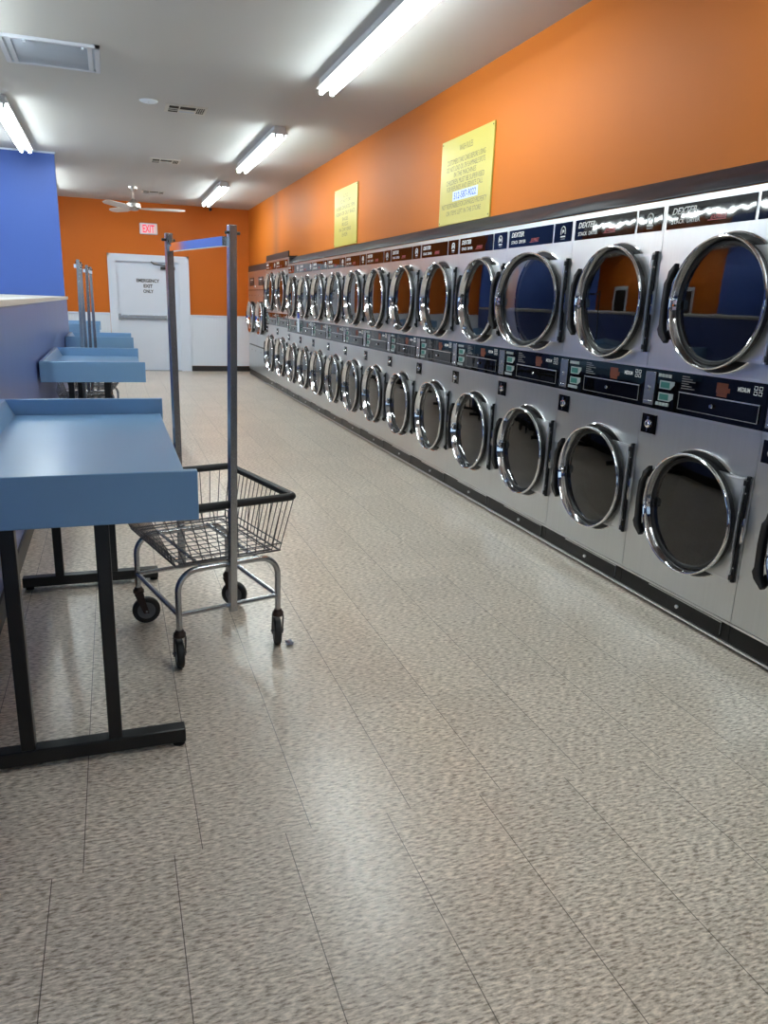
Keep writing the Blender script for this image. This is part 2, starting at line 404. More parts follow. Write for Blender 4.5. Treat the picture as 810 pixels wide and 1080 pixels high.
R_, U_ = (0, -1, 0), (0, 0, 1)      # reading direction on the machine fronts
DCY = -.078                          # door centre in the unit
def door_parts(zc, parent):
    hy = -HW + .022
    org = (-.012, hy, zc)
    mb = MB(); mb.lathe([(-.012, .272), (-.052, .272)], 0, (0, DCY, zc), 'plastic', 64)  # shadow in the gap behind the lip is put into this black side
    mb.lathe([(-.052, .272), (-.058, .281), (-.063, .285), (-.069, .2855), (-.0735, .283), (-.0755, .279), (-.074, .2755), (-.070, .2735), (-.046, .2685), (-.034, .2645)], 0, (0, DCY, zc), 'chrome', 64)
    mb.lathe([(-.034, .2645), (-.028, .259), (-.012, .262), (-.012, .272)], 0, (0, DCY, zc), 'plastic', 64)
    door = mb.build('door', parent, origin=org)
    def sub(mb, name, **k):
        o = mb.build(name, door, origin=org, **k); o.location = (0, 0, 0); return o
    g = MB(); g.lathe([(-.0365, .004), (-.036, .09), (-.034, .18), (-.031, .2585)], 0, (0, DCY, zc), 'glass', 48, cap0=True); sub(g, 'glass')
    g = MB(); g.lathe([(-.032, .2635), (-.037, .259), (-.037, .250), (-.0315, .245)], 0, (0, DCY, zc), 'rubber', 48); sub(g, 'gasket')
    pl = MB()
    def arc(sgn):  # plate edge tucked under the ring
        return [(DCY - .262 * math.cos(a), zc + .262 * math.sin(a) * sgn) for a in (math.radians(62), math.radians(40), math.radians(20))]
    poly = [(hy + .004, zc - .236), (hy + .004, zc + .236), (DCY - .13, zc + .236)] + arc(1) + [(DCY - .262, zc)] + list(reversed(arc(-1))) + [(DCY - .13, zc - .236)]
    pl.prism(poly, 0, -.025, -.018, 'steel_plate')
    for sg in (-1, 1): pl.box(-.028, -.025, hy + .016, DCY - .19, zc + sg * .226 - .003, zc + sg * .226 + .003, 'trim_metal')
    pl.box(-.028, -.025, hy + .012, hy + .018, zc - .22, zc + .22, 'trim_metal')
    sub(pl, 'hinge_plate')
    hb = MB(); hb.box(-.016, 0.004, hy - .007, hy + .004, zc - .238, zc + .244, 'plastic')
    hb.box(-.003, 0.004, hy - .016, hy - .007, zc - .23, zc + .235, 'steel_plate')
    for sg in (-1, 1):
        hb.box(-.026, -.010, hy - .009, hy + .008, zc + sg * .215 - .012, zc + sg * .215 + .012, 'plastic')
        hb.lathe([(-.016, .005), (-.020, .004)], 0, (0, hy - .002, zc + sg * .17), 'chrome', 8, cap1=True)
    sub(hb, 'hinge')
    h = MB()
    hp = [(.262, .178), (.300, .142), (.306, .112), (.322, .088), (.326, 0), (.322, -.100), (.330, -.122), (.316, -.150), (.272, -.186)]
    inn = [(.262, -.168), (.290, -.128), (.296, -.09), (.300, 0), (.296, .084), (.284, .116), (.262, .150)]
    pts = [(DCY + a, zc + b) for a, b in hp]; pin = [(DCY + a, zc + b) for a, b in inn]
    h.prism(pts + pin, 0, -.082, -.052, 'plastic')
    for a, b in ((.276, .135), (.276, -.145)): h.box(-.055, -.022, DCY + a - .016, DCY + a + .014, zc + b - .022, zc + b + .022, 'plastic')
    sub(h, 'handle', bevel=.004)
    lt = MB(); lt.box(-.064, -.040, DCY + .236, DCY + .262, zc - .03, zc + .012, 'dull_chrome'); lt.lathe([(-.066, .007), (-.072, .005)], 0, (0, DCY + .249, zc - .01), 'chrome', 10, cap1=True)
    sub(lt, 'latch')
    return door

def make_dryer():
    root = empty('stack_dryer', (0, 0, 0), '', 'dryer', 'row of stacked dryers')
    c = MB(); e = HW - .0015
    zl, zu = .555, 1.507
    panel_hole(c, 0, -e, e, .131, .990, DCY, zl, .262, 'steel'); panel_hole(c, 0, -e, e, 1.200, 1.983, DCY, zu, .262, 'steel')
    for z0, z1 in ((.131, .990), (1.200, 1.983)):     # returns of the panels
        c.box(.0005, .02, -e, -e + .004, z0, z1, 'steel'); c.box(.0005, .02, e - .004, e, z0, z1, 'steel'); c.box(.0005, .02, -e, e, z1 - .004, z1, 'steel'); c.box(.0005, .02, -e, e, z0, z0 + .004, 'steel')
    c.box(.02, .9, -e, -e + .01, .03, 1.98, 'drum'); c.box(.02, .9, e - .01, e, .03, 1.98, 'drum'); c.box(.02, .9, -e, e, 1.968, 1.98, 'drum'); c.box(.89, .9, -e, e, .03, 1.98, 'drum'); c.box(.03, .9, -e, e, 1.08, 1.10, 'drum'); c.box(.03, .9, -e, e, .03, .05, 'drum')
    for z in (.1245, .9935, 1.1985): c.box(-.004, .02, -e, e, z - .006, z + .0045, 'trim_metal')
    c.build('cabinet', root)
    for z in (zl, zu):
        dr = MB(); dr.lathe([(.0, .262), (.03, .250), (.08, .245), (.10, .30), (.62, .30), (.62, .01)], 0, (0, DCY, z), 'drum', 40); dr.build('drum', root)
        rg = MB(); rg.lathe([(0, .262), (-.004, .266), (-.004, .291)], 0, (0, DCY, z), 'plastic', 56); rg.lathe([(-.004, .291), (-.010, .294), (-.012, .298), (-.009, .302), (0, .303)], 0, (0, DCY, z), 'chrome', 56); rg.build('door_collar', root)  # shadow inside the collar put into its black inner face
        door_parts(z, root)
    # header labels
    hd = MB().box(-.003, .001, -.168, .372, 1.846, 1.954, 'gloss_black').build('header_panel', root)
    MB().text('DEXTER', (-.0042, .338, 1.909), R_, U_, .030, 'print', width=.160, shear=.25, align='L', bold=.018).build('brand_lettering', hd)
    MB().text('STACK  DRYER', (-.0042, .335, 1.868), R_, U_, .020, 'print', width=.185, align='L', bold=.01).build('type_lettering', hd)
    MB().text('EXPRESS', (-.0042, .035, 1.872), R_, U_, .018, 'red_print', width=.10, shear=.5, bold=.02).box(-.0042, -.0041, -.01, .10, 1.866, 1.869, 'red_print').build('red_lettering', hd)
    sp = MB().box(-.003, .001, -.372, -.188, 1.846, 1.954, 'gloss_black').build('side_panel', root)
    t = MB(); yc = -.285
    arch = [(yc + .022 * math.cos(a), 1.908 + .024 * math.sin(a)) for a in [PI * k / 10 for k in range(11)]]
    t.tube([(-.0045, yc + .022, 1.888)] + [(-.0045, a, b) for a, b in arch] + [(-.0045, yc - .022, 1.888)], .0032, 'print', 5)
    t.box(-.0046, -.0041, yc - .024, yc + .024, 1.872, 1.880, 'print'); t.box(-.0046, -.0041, yc - .022, yc + .022, 1.860, 1.866, 'grey_print')
    t.prism([(yc + .006, 1.892), (yc - .010, 1.905), (yc + .002, 1.918), (yc + .010, 1.908)], 0, -.0046, -.0041, 'print')
    t.build('side_emblem', sp)
    # control strip
    cp = MB().box(-.006, .02, -e, e, .9985, 1.1925, 'gloss_black').build('control_panel', root)
    x = -.0072
    lk = MB(); lk.box(-.014, -.006, .298, .372, 1.015, 1.178, 'dull_chrome'); lk.lathe([(-.014, .011), (-.020, .009)], 0, (0, .336, 1.095), 'chrome', 14, cap1=True); lk.box(-.016, -.013, .305, .366, 1.022, 1.034, 'chrome'); lk.build('coin_box', cp, bevel=.002)
    kp = MB()
    for k in range(4):
        for z in (1.158, 1.020): kp.box(x - .003, x + .001, .262 - k * .024, .280 - k * .024, z, z + .016, 'button')
    for sg, zc in ((1, 1.122), (-1, 1.064)):
        kp.prism([(.268, zc - .020), (.268, zc + .020), (.165, zc + .020 * (1 if sg > 0 else 1)), (.165, zc + (.004 if sg > 0 else -.004)), (.190, zc - .020 if sg > 0 else zc - .020)], 0, x - .001, x + .001, 'button')
        kp.box(x - .003, x - .001, .196, .258, zc - .014, zc + .014, 'teal')
    kp.build('keypad', cp)
    pt = MB()
    for k in range(6): pt.box(x, x + .001, .03 + .02 * (k % 3), .118, 1.118 + k * .011, 1.1225 + k * .011, 'grey_print')
    pt.build('instruction_print', cp)
    MB().box(x, x + .001, -.172, -.105, 1.125, 1.170, 'amber').box(x, x + .001, -.185, -.1725, 1.13, 1.15, 'amber').box(x, x + .001, -.17, -.11, 1.110, 1.1245, 'amber').build('amber_label', cp)
    MB().text('MEDIUM', (x - .0004, -.262, 1.145), R_, U_, .019, 'print', width=.066, bold=.02).build('size_lettering', cp)
    pt = MB()
    for k in range(2):
        for j in range(2): pt.tube([(x, -.318 - .026 * k, 1.140 + .022 * j), (x, -.318 - .026 * k, 1.154 + .022 * j), (x, -.334 - .026 * k, 1.154 + .022 * j), (x, -.334 - .026 * k, 1.140 + .022 * j)], .0016, 'print', 4, closed=True)
    pt.build('grid_print', cp)
    dw = MB(); dw.box(-.011, -.006, -.362, .122, 1.024, 1.100, 'gloss_black')
    dw.box(-.013, -.010, -.362, .122, 1.098, 1.103, 'trim_metal'); dw.box(-.012, -.010, -.362, .122, 1.022, 1.025, 'grey_print'); dw.box(-.012, -.010, .119, .122, 1.024, 1.1, 'grey_print'); dw.box(-.012, -.010, -.362, -.359, 1.024, 1.1, 'grey_print')
    dw.build('drawer', cp)
    MB().lathe([(-.011, .007), (-.019, .010), (-.024, .008)], 0, (0, -.10, 1.062), 'chrome', 14, cap1=True).build('drawer_knob', cp)
    # lock plate on the lower panel
    lp = MB().box(-.004, .001, .262, .372, .868, .966, 'gloss_black').build('lock_plate', root)
    q = MB(); q.lathe([(-.004, .022), (-.012, .020), (-.014, .012), (-.018, .010)], 0, (0, .318, .918), 'chrome', 18, cap1=True); q.box(-.012, -.004, .311, .325, .936, .956, 'chrome'); q.box(-.008, -.003, .262, .372, .866, .870, 'trim_metal'); q.box(-.012, -.004, .314, .322, .878, .90, 'chrome')
    q.build('lock', lp)
    # kick plate
    kk = MB().box(.004, .03, -e, e, .031, .118, 'kick').box(-.003, .03, -e, e, .019, .030, 'trim_metal').box(.03, .06, -e, e, 0, .019, 'black').build('kick_plate', root)
    q = MB(); q.box(-.001, .004, -.34, .16, .040, .110, 'kick'); q.box(-.003, .003, -.34, .16, .109, .1125, 'trim_metal'); q.box(-.0015, .002, -.34, -.338, .05, .11, 'grey_print'); q.build('kick_drawer', kk)
    MB().lathe([(-.001, .007), (-.010, .010), (-.014, .008)], 0, (0, -.06, .074), 'trim_metal', 12, cap1=True).build('kick_knob', kk)
    return root

bounds = [1.63, 2.42]   # first seams
for p_ in (.79, .79, .788, .782, .775, .770, .768, .767, .765, .765, .765, .765): bounds.append(bounds[-1] + p_)
XEND = bounds[-1]
words = ['nearest', 'second', 'third', 'fourth', 'fifth', 'sixth', 'seventh', 'eighth', 'ninth', 'tenth', 'eleventh', 'twelfth', 'thirteenth']
extra = {0: 'steel stacked dryer cut off by the right edge, only its far side showing',
         1: 'steel stacked dryer nearest to the camera with both doors fully in view',
         2: 'second fully visible steel stacked dryer, between the nearest and the one standing ajar',
         3: 'steel stacked dryer with its upper round door standing slightly ajar',
         4: 'steel stacked dryer just beyond the one whose upper door stands ajar',
         5: 'steel stacked dryer under the far edge of the nearer yellow sign',
         6: 'nearer of the two steel stacked dryers standing in the gap between the yellow signs',
         7: 'farther of the two steel stacked dryers standing in the gap between the yellow signs',
         8: 'steel stacked dryer below the nearer part of the farther yellow sign',
         9: 'steel stacked dryer below the far edge of the farther yellow sign',
         10: 'first steel stacked dryer wholly past the farther yellow sign',
         11: 'steel stacked dryer second from the taller raised pair, hung with a small tag',
         12: 'last low steel stacked dryer, touching the taller raised pair'}
D0 = make_dryer()
for k in range(13):
    o = D0 if k == 0 else dup(D0)
    a, b = bounds[k], bounds[k + 1]
    o.location = (DX, (a + b) / 2, 0); o.scale = (1, (b - a) / W, 1)
    o['label'] = extra[k]
    if k == 3:
        up = [c for c in o.children if c.name.startswith('door') and 'collar' not in c.name and c.location.z > 1][0]
        up.rotation_euler = (0, 0, math.radians(11))
for k in range(3):
    o = dup(D0); o.location = (DX, 1.63 - .79 * (k + .5), 0); o.scale = (1, .79 / W, 1)
    o['label'] = 'steel stacked dryer outside the photograph, beside and behind the camera'; o['group'] = 'dryers outside the photograph'
R0, R1 = XEND, 13.47
for k in range(2):
    o = dup(D0); hw = (R1 - R0) / 2
    o.location = (DX, R0 + hw * (k + .5), 0); o.scale = (1, hw / W, 1.052)
    o['label'] = ('nearer of the two taller raised stacked dryers in the steel row', 'farther of the two taller raised stacked dryers, beside the low washers')[k]
    o['group'] = 'taller stacked dryers'

# ------------------------------------------------------------------ the two front-loading washers at the far end
WW = (15.33 - R1) / 2
def make_washer():
    root = empty('front_load_washer', (0, 0, 0), '', 'washer', 'front loading washers at the far end')
    e = WW / 2 - .002; cy, cz = -.06, 1.135
    c = MB(); panel_hole(c, 0, -e, e, .625, 1.62, cy, cz, .262, 'steel'); c.box(0, .02, -e, e, 1.632, 1.962, 'steel'); c.box(.0, .02, -e, e, .13, .595, 'steel')
    c.box(.012, .03, -e, e, .59, .63, 'kick'); c.box(.004, .02, -e, e, 1.62, 1.632, 'kick')
    c.box(.02, .9, -e, -e + .01, .02, 1.962, 'drum'); c.box(.02, .9, e - .01, e, .02, 1.962, 'drum'); c.box(.02, .9, -e, e, 1.95, 1.962, 'drum')
    for y in (-.30, .02, .30): c.lathe([(0, .012), (-.006, .009)], 0, (0, y, 1.53), 'chrome', 10, cap1=True)
    for y in (-.3, .1): c.lathe([(0, .01), (-.004, .008)], 0, (0, y, .52), 'ink', 8, cap1=True)
    c.build('cabinet', root)
    MB().box(.01, .03, -e, e, .018, .13, 'kick').box(-.002, .03, -e, e, .006, .018, 'trim_metal').build('kick_plate', root)
    cp = MB().box(-.005, .001, -.2, .26, 1.70, 1.85, 'board').build('control_panel', root)
    q = MB(); q.box(-.008, -.005, -.1, .14, 1.80, 1.815, 'print'); q.box(-.008, -.005, .0, .14, 1.775, 1.785, 'grey_print'); q.build('panel_print', cp)
    MB().lathe([(0, .026), (-.02, .022)], 0, (0, -.28, 1.69), 'chrome', 14, cap1=True).build('coin_slot', root)
    dr = MB(); dr.lathe([(.0, .262), (.08, .245), (.5, .245), (.5, .01)], 0, (0, cy, cz), 'drum', 32); dr.build('drum', root)
    P = [(-.050, .286), (-.058, .300), (-.070, .304), (-.078, .298), (-.078, .288), (-.046, .270), (-.03, .250)]
    dd = MB().lathe([(0, .286), (-.050, .286)], 0, (0, cy, cz), 'plastic', 48).lathe(P, 0, (0, cy, cz), 'chrome', 48).build('door', root)
    g = MB(); g.lathe([(-.05, .004), (-.045, .15), (-.031, .252)], 0, (0, cy, cz), 'glass', 40, cap0=True); g.build('glass', dd)
    MB().box(-.04, 0, cy - .375, cy - .27, cz - .2, cz + .2, 'steel_plate').box(-.042, .005, cy - .39, cy - .375, cz - .2, cz + .2, 'plastic').build('hinge_plate', dd)
    MB().tube([(-.05, cy + .29, cz + .12), (-.07, cy + .335, cz + .09), (-.07, cy + .335, cz - .09), (-.05, cy + .29, cz - .12)], .014, 'plastic', 8).build('handle', dd)
    return root
w0 = make_washer()
for k in range(2):
    o = w0 if k == 0 else dup(w0)
    o.location = (DX, R1 + WW * (k + .5), 0)
    o['label'] = ('steel front-loading washer beside the raised dryers, nearer of the far low pair', 'steel front-loading washer in the far corner by the end wall')[k]

# ------------------------------------------------------------------ covers over the machine tops
cov = MB(); ny, nz = 330, 10; vs = []; fs = []
def n1(a, s): return math.sin(a * 1.7 + s) * .5 + math.sin(a * 4.3 + 1.3 * s) * .3 + math.sin(a * 9.1 + 2.1 * s) * .2
ya, yb = -.74, XEND - .005
for i in range(ny + 1):
    y = ya + (yb - ya) * i / ny
    for j in range(nz + 1):
        t = j / nz
        x = DX - .004 + (XW - .018 - DX + .004) * t; z = 1.9865 + (2.098 - 1.9865) * t
        wv = math.sin(PI * min(1, t * 1.02)) ** 1.0
        amp = .5 + .5 * math.exp(-max(0, y - 3) / 2.5)
        bz = wv * amp * (.012 * n1(y * 1.1 + t * .6, .4) + .006 * math.sin(y * 5 + t * 2.0) * math.sin(y * 1.9) + .020 * math.exp(-((t - .3) / .2) ** 2) * (.5 + .5 * math.sin(y * 5.2)))
        z += bz * .6; x -= bz * .6
        vs.append((x, y, max(z, 1.9865)))
for i in range(ny):
    for j in range(nz):
        a = i * (nz + 1) + j; fs.append((a, a + 1, a + nz + 2, a + nz + 1))
cov.add(vs, fs, 'sheet')
o = cov.build('plastic_cover'); tag(o, 'long wrinkled black plastic strip along the tops of the low stacked dryers', 'cover')
sm = o.modifiers.new('thickness', 'SOLIDIFY'); sm.thickness = .003; sm.offset = 1
def board(name, y0, y1, z0, z1, label):
    b = MB(); b.box(DX + .004, DX + .022, y0, y1, z0, z1, 'board'); b.box(DX + .022, XW - .004, y0, y1, z0, z0 + .018, 'board')
    tag(b.build(name), label, 'cover')
board('cover_board', R0 + .004, R1 - .004, 2.0885, 2.178, 'dark cover board on top of the taller raised dryers')
board('cover_board', R1 + .004, 15.33, 1.964, 2.070, 'dark cover board on top of the two far washers')
# little tag hanging on the control strip
t = empty('hanging_tag', (DX - .034, 10.86, 1.03), 'small white tag with a blue top hanging on a far dryer control strip', 'tag')
MB().box(-.004, .002, -.05, .05, .0, .19, 'white').build('card', t); MB().box(-.005, .003, -.05, .05, .19, .26, 'blue_print').build('clip', t)

# ------------------------------------------------------------------ signs on the orange wall
def sign(name, y0, y1, z0, z1, label, lines, phone=None):
    root = empty(name, (XW, (y0 + y1) / 2, z0), label, 'sign', 'yellow notice boards')
    h = z1 - z0; wd = y1 - y0
    bd = MB(); bd.box(-.012, -.001, -wd / 2, wd / 2, 0, h, 'sign'); bd.build('board', root)
    for body, fz, ht, fw, mt in lines:
        MB().text(body, (-.0128, 0, fz * h), R_, U_, ht, mt, width=fw * wd).build('lettering_line', root)
    if phone:
        MB().box(-.0135, -.0122, -.27 * wd, .22 * wd, phone[1] * h - .012, phone[1] * h + .062, 'pale_patch').build('number_patch', root)
        MB().text(phone[0], (-.0142, -.025 * wd, phone[1] * h), R_, U_, .05, 'blue_print', width=.43 * wd, bold=.01).build('phone_number', root)
    for a in (-1, 1):
        for b in (.02, h - .02): MB().lathe([(-.012, .006), (-.015, .004)], 0, (0, a * (wd / 2 - .02), b), 'ink', 8, cap1=True).build('screw', root)
S = 'sign_text'
sign('notice_sign', 5.36, 6.30, 2.106, 2.754, 'nearer and larger looking yellow notice sign with a blue phone number', [
    ('WASH RULES', .83, .045, .26, S),
    ('CUSTOMERS TAKE CARE BEFORE USING', .70, .038, .74, S), ('DO NOT LOAD OIL OR FLAMMABLE SPOTS', .62, .038, .74, S), ('IN THE MACHINES', .545, .038, .43, S),
    ('CHILDREN MUST BE SUPERVISED', .465, .038, .74, S), ('FOR REFUNDS AND SERVICE CALL', .39, .038, .70, S),
    ('NOT RESPONSIBLE FOR DAMAGED PROPERTY', .19, .038, .88, S), ('OR ITEMS LEFT IN THE STORE', .105, .036, .68, S)], ('512-587-9022', .285))
sign('notice_sign', 8.67, 9.61, 2.115, 2.765, 'farther yellow notice sign with grey print and no phone number', [
    ('NOTICE', .83, .038, .22, S), ('DO NOT DRY', .74, .040, .50, S), ('RUBBER OR PLASTIC ITEMS', .63, .042, .82, S), ('FOAM OR OILY RAGS', .53, .042, .82, S),
    ('SHOES', .43, .042, .26, S), ('RUGS', .34, .042, .26, S), ('IN DRYERS', .25, .04, .52, S), ('EVER', .16, .042, .24, S)])

# ------------------------------------------------------------------ folding tables
def table(x0, x1, y0, y1, zt, label, legs=(-.325, -.066), foot=(-.50, .155)):
    cx, cy = (x0 + x1) / 2, (y0 + y1) / 2
    root = empty('folding_table', (cx, cy, 0), label, 'table', 'pale blue laundry folding tables')
    def B(mb, name, bevel=0.0):
        o = mb.build(name, root, bevel=bevel, origin=(cx, cy, 0)); o.location = (0, 0, 0); return o
    zf = zt - .075; zb = zt - .155
    t = MB()
    t.box(x0 + .02, x1, y0 + .028, y1 - .028, zf - .035, zf, 'table')                    # tray floor
    t.box(x0, x1 + .012, y0, y0 + .028, zb, zt, 'table'); t.box(x0, x1 + .012, y1 - .028, y1, zb, zt, 'table')
    t.prism([(x0, zb), (x0 + .035, zb), (x0 + .075, zf - .01), (x0 + .07, zf), (x0 + .03, zt), (x0, zt)], 1, y0 + .028, y1 - .028, 'table')
    t.box(x1 - .022, x1, y0 + .028, y1 - .028, zb + .01, zf - .035, 'table')
    B(t, 'tray_top', .0035)
    for yf in (y0 + .065, y1 - .065):
        f = MB().box(foot[0], foot[1], yf - .026, yf + .026, .016, .066, 'black'); fo = B(f, 'foot', .004)
        for xg in (foot[0] + .03, foot[1] - .022):
            g = MB().lathe([(0, .020), (.008, .020), (.016, .012)], 2, (xg, yf, 0), 'rubber', 12, cap0=True).build('glide', fo, origin=(cx, cy, 0)); g.location = (0, 0, 0)
        for xl in legs: B(MB().box(xl - .021, xl + .021, yf - .022, yf + .024, .064, zf - .035, 'black'), 'leg', .004)
        B(MB().box(x0 + .06, x1 - .05, yf - .02, yf + .02, zf - .075, zf - .035, 'black'), 'top_rail')
    return root
table(-.535, .205, 2.27, 4.02, .955, 'nearest pale blue tray-topped folding table on black legs, filling the lower left')
table(-.535, .212, 6.24, 7.915, .955, 'second pale blue tray-topped folding table, just behind the nearest one')
table(-.54, .222, 9.96, 11.12, .955, 'third pale blue folding table, behind the upright posts of two laundry carts')
table(-.95, -.215, 13.75, 15.2, .975, 'farthest and smallest looking pale blue table, against the white panelling', legs=(-.75, -.48), foot=(-.92, -.27))

# ------------------------------------------------------------------ laundry carts
def make_cart():
    root = empty('laundry_cart', (0, 0, 0), '', 'cart', 'wire laundry carts')
    BZ, RZ = .445, .652
    bu, bv0, bv1 = .222, -.285, .30
    ru, rv0, rv1 = .310, -.245, .435
    # frame: two bent hoops and four lower rails
    f = MB(); lu = .217; r = .0125
    for v in (-.278, .262):
        pts = [(-lu, v, .165), (-lu, v, .335)]
        pts += [(-lu + .085 - .085 * math.cos(a), v, .335 + .085 * math.sin(a)) for a in [PI / 2 * k / 8 for k in range(1, 9)]]
        pts += [(lu - .085 + .085 * math.sin(a), v, .335 + .085 * math.cos(a)) for a in [PI / 2 * k / 8 for k in range(0, 9)]]
        pts += [(lu, v, .165)]
        f.tube(pts, r, 'dull_chrome', 12)
        f.tube([(-lu, v, .24), (lu, v, .24)], .010, 'dull_chrome', 10)
    for u in (-lu, lu): f.tube([(u, -.278, .24), (u, .262, .24)], .011, 'dull_chrome', 10)
    for u in (-.12, .12): f.tube([(u, -.278, .430), (u, .262, .430)], .007, 'dull_chrome', 8)
    f.build('frame', root)
    # wire basket
    b = MB(); wr = .0021
    def lerp(a, c, t): return a + (c - a) * t
    def loop(u, v0, v1, z, rad, mt): b.tube([(-u, v0, z), (u, v0, z), (u, v1, z), (-u, v1, z)], rad, mt, 8, closed=True)
    loop(bu, bv0, bv1, BZ, .0042, 'wire'); loop(bu - .028, bv0 + .03, bv1 - .03, BZ - .002, .004, 'wire')
    t_ = .13; loop(lerp(bu, ru, t_), lerp(bv0, rv0, t_), lerp(bv1, rv1, t_), lerp(BZ, RZ, t_), .003, 'wire')
    for k in range(1, 10): b.tube([(lerp(-bu, bu, k / 10), bv0, BZ), (lerp(-bu, bu, k / 10), bv1, BZ)], wr, 'wire', 5)
    for k in range(1, 11): b.tube([(-bu, lerp(bv0, bv1, k / 11), BZ + .003), (bu, lerp(bv0, bv1, k / 11), BZ + .003)], wr, 'wire', 5)
    for k in range(0, 17):
        t = k / 16
        for sg in (-1, 1): b.tube([(sg * bu, lerp(bv0, bv1, t), BZ), (sg * ru, lerp(rv0, rv1, t), RZ)], wr, 'wire', 5)
    for k in range(0, 13):
        t = k / 12
        for v0, v1 in ((bv0, rv0), (bv1, rv1)): b.tube([(lerp(-bu, bu, t), v0, BZ), (lerp(-ru, ru, t), v1, RZ)], wr, 'wire', 5)
    bk = b.build('basket', root)
    rm = MB(); pts = []
    for cu, cv, a0 in ((ru - .02, rv0 + .02, -90), (ru - .02, rv1 - .02, 0), (-ru + .02, rv1 - .02, 90), (-ru + .02, rv0 + .02, 180)):
        for k in range(4): a = math.radians(a0 + 30 * k); pts.append((cu + .02 * math.cos(a), cv + .02 * math.sin(a), RZ + .006))
    rm.tube(pts, .0165, 'rubber', 10, closed=True); rm.build('rim_bumper', bk)
    # hanger
    for v, z0, lean in ((-.300, .222, .026), (.292, .222, -.004)):
        MB().tube([(.002, v, z0), (.002 + lean, v, 1.712)], .0145, 'dull_chrome', 4, square=True).build('post', root, bevel=.002)
    hb = MB(); zz = 1.655
    hb.prism([(-.300, zz - .016), (.292, zz - .016), (.292, zz + .016), (-.300, zz + .016)], 0, -.010, .016, 'chrome')
    for v, s_ in ((-.300, .03), (.292, -.004)):
        sg = 1 if v < 0 else -1
        hb.tube([(s_, v + sg * .014, zz + .045), (s_ - .004, v + sg * .04, zz + .006)], .007, 'chrome', 8)
        hb.tube([(s_ - .028, v, zz + .03), (s_ + .028, v, zz + .03)], .006, 'plastic', 8)
    hb.build('hanger_bar', root)
    for (u, v), ang in zip(((-lu, -.278), (lu, -.278), (-lu, .262), (lu, .262)), CAST):
        d = Vector((math.cos(ang), math.sin(ang), 0)); n = Vector((-d.y, d.x, 0)); base = Vector((u, v, 0))
        wc = base + d * .030 + Vector((0, 0, .0625))
        c = MB(); c.lathe([(.146, .020), (.150, .024), (.163, .024), (.168, .019), (.176, .016)], 2, (u, v, 0), 'rust', 18, cap0=True, cap1=True)
        for sg in (-1, 1):
            q = [base + n * sg * .021 + d * .018 + Vector((0, 0, .150)), base + n * sg * .021 - d * .020 + Vector((0, 0, .150)), wc + n * sg * .021 - d * .012 + Vector((0, 0, -.01)), wc + n * sg * .021 + d * .012 + Vector((0, 0, -.01))]
            q2 = [p + n * sg * .003 for p in q]
            fs = [(0,1,2,3), (7,6,5,4), (0,4,5,1), (1,5,6,2), (2,6,7,3), (3,7,4,0)]
            if sg < 0: fs = [tuple(reversed(x)) for x in fs]
            c.add(q + q2, fs, 'rust')
        c.tube([wc - n * .028, wc + n * .028], .005, 'dull_chrome', 8)
        co = c.build('caster', root)
        wv = MB(); rot = Matrix((d, n, Vector((0, 0, 1)))).transposed()
        tmp = MB(); tmp.lathe([(-.0145, .040), (-.0150, .054), (-.010, .0615), (0, .0625), (.010, .0615), (.0150, .054), (.0145, .040)], 1, (0, 0, 0), 'rubber', 32)
        tmp.lathe([(-.008, .004), (-.013, .012), (-.0125, .034), (-.0145, .041)], 1, (0, 0, 0), 'wheel_hub', 32); tmp.lathe([(.0145, .041), (.0125, .034), (.013, .012), (.008, .004)], 1, (0, 0, 0), 'wheel_hub', 32)
        tmp.v = [tuple(rot @ Vector(p) + wc) for p in tmp.v]
        tmp.build('wheel', co)
    return root
CAST = [math.radians(a) for a in (78, 70, -14, -40)]   # trail directions of the four casters, in the cart's own axes
cart = make_cart()
cart.location = (.321, 3.19, 0); cart.rotation_euler = (0, 0, math.radians(15)); cart['label'] = 'chrome wire laundry cart with black rim and hanging bar, right of the nearest table'
for x, y, rz, s, lb in ((-.285, 8.255, -3, 1.028, 'wire laundry cart directly behind the second table, nearer of the two parked there'),
                        (-.222, 9.13, -5, 1.018, 'wire laundry cart parked between the second cart and the third table')):
    c = dup(cart); c.location = (x, y, 0); c.rotation_euler = (0, 0, math.radians(rz)); c.scale = (1, 1, s); c['label'] = lb
ln = MB()
for k in range(14):
    a = random.uniform(0, 2 * PI); q = Vector((.655, 2.985, .008)); p = [q + Vector((random.uniform(-.016, .016), random.uniform(-.02, .02), random.uniform(-.004, .010))) for _ in range(4)]
    ln.tube(p, .0022, 'lint', 4)
tag(ln.build('lint_scrap'), 'tiny pale scrap of lint on the floor by the cart wheel', 'lint')

# ------------------------------------------------------------------ ceiling lights
def make_light():
    root = empty('strip_light', (0, 0, 0), '', 'ceiling light', 'two-tube fluorescent strip lights')
    h = MB(); L_ = 1.22
    h.prism([(-.058, 0), (.058, 0), (.058, -.034), (.080, -.066), (.080, -.073), (.040, -.076), (-.040, -.076), (-.080, -.073), (-.080, -.066), (-.058, -.034)], 1, -L_, L_, 'housing')
    h.build('housing', root)
    for y0, y1 in ((-L_ + .012, -.012), (.012, L_ - .012)):
        for x in (-.044, .044):
            t = MB(); t.lathe([(y0, .010), (y0 + .01, .0185), (y1 - .01, .0185), (y1, .010)], 1, (x, 0, -.097), 'tube', 14, cap0=True, cap1=True); t.build('tube', root)
            for y in (y0 - .004, y1 + .004): MB().box(x - .012, x + .012, y - .008, y + .008, -.115, -.074, 'housing').build('lamp_holder', root)
    return root
L0 = make_light()
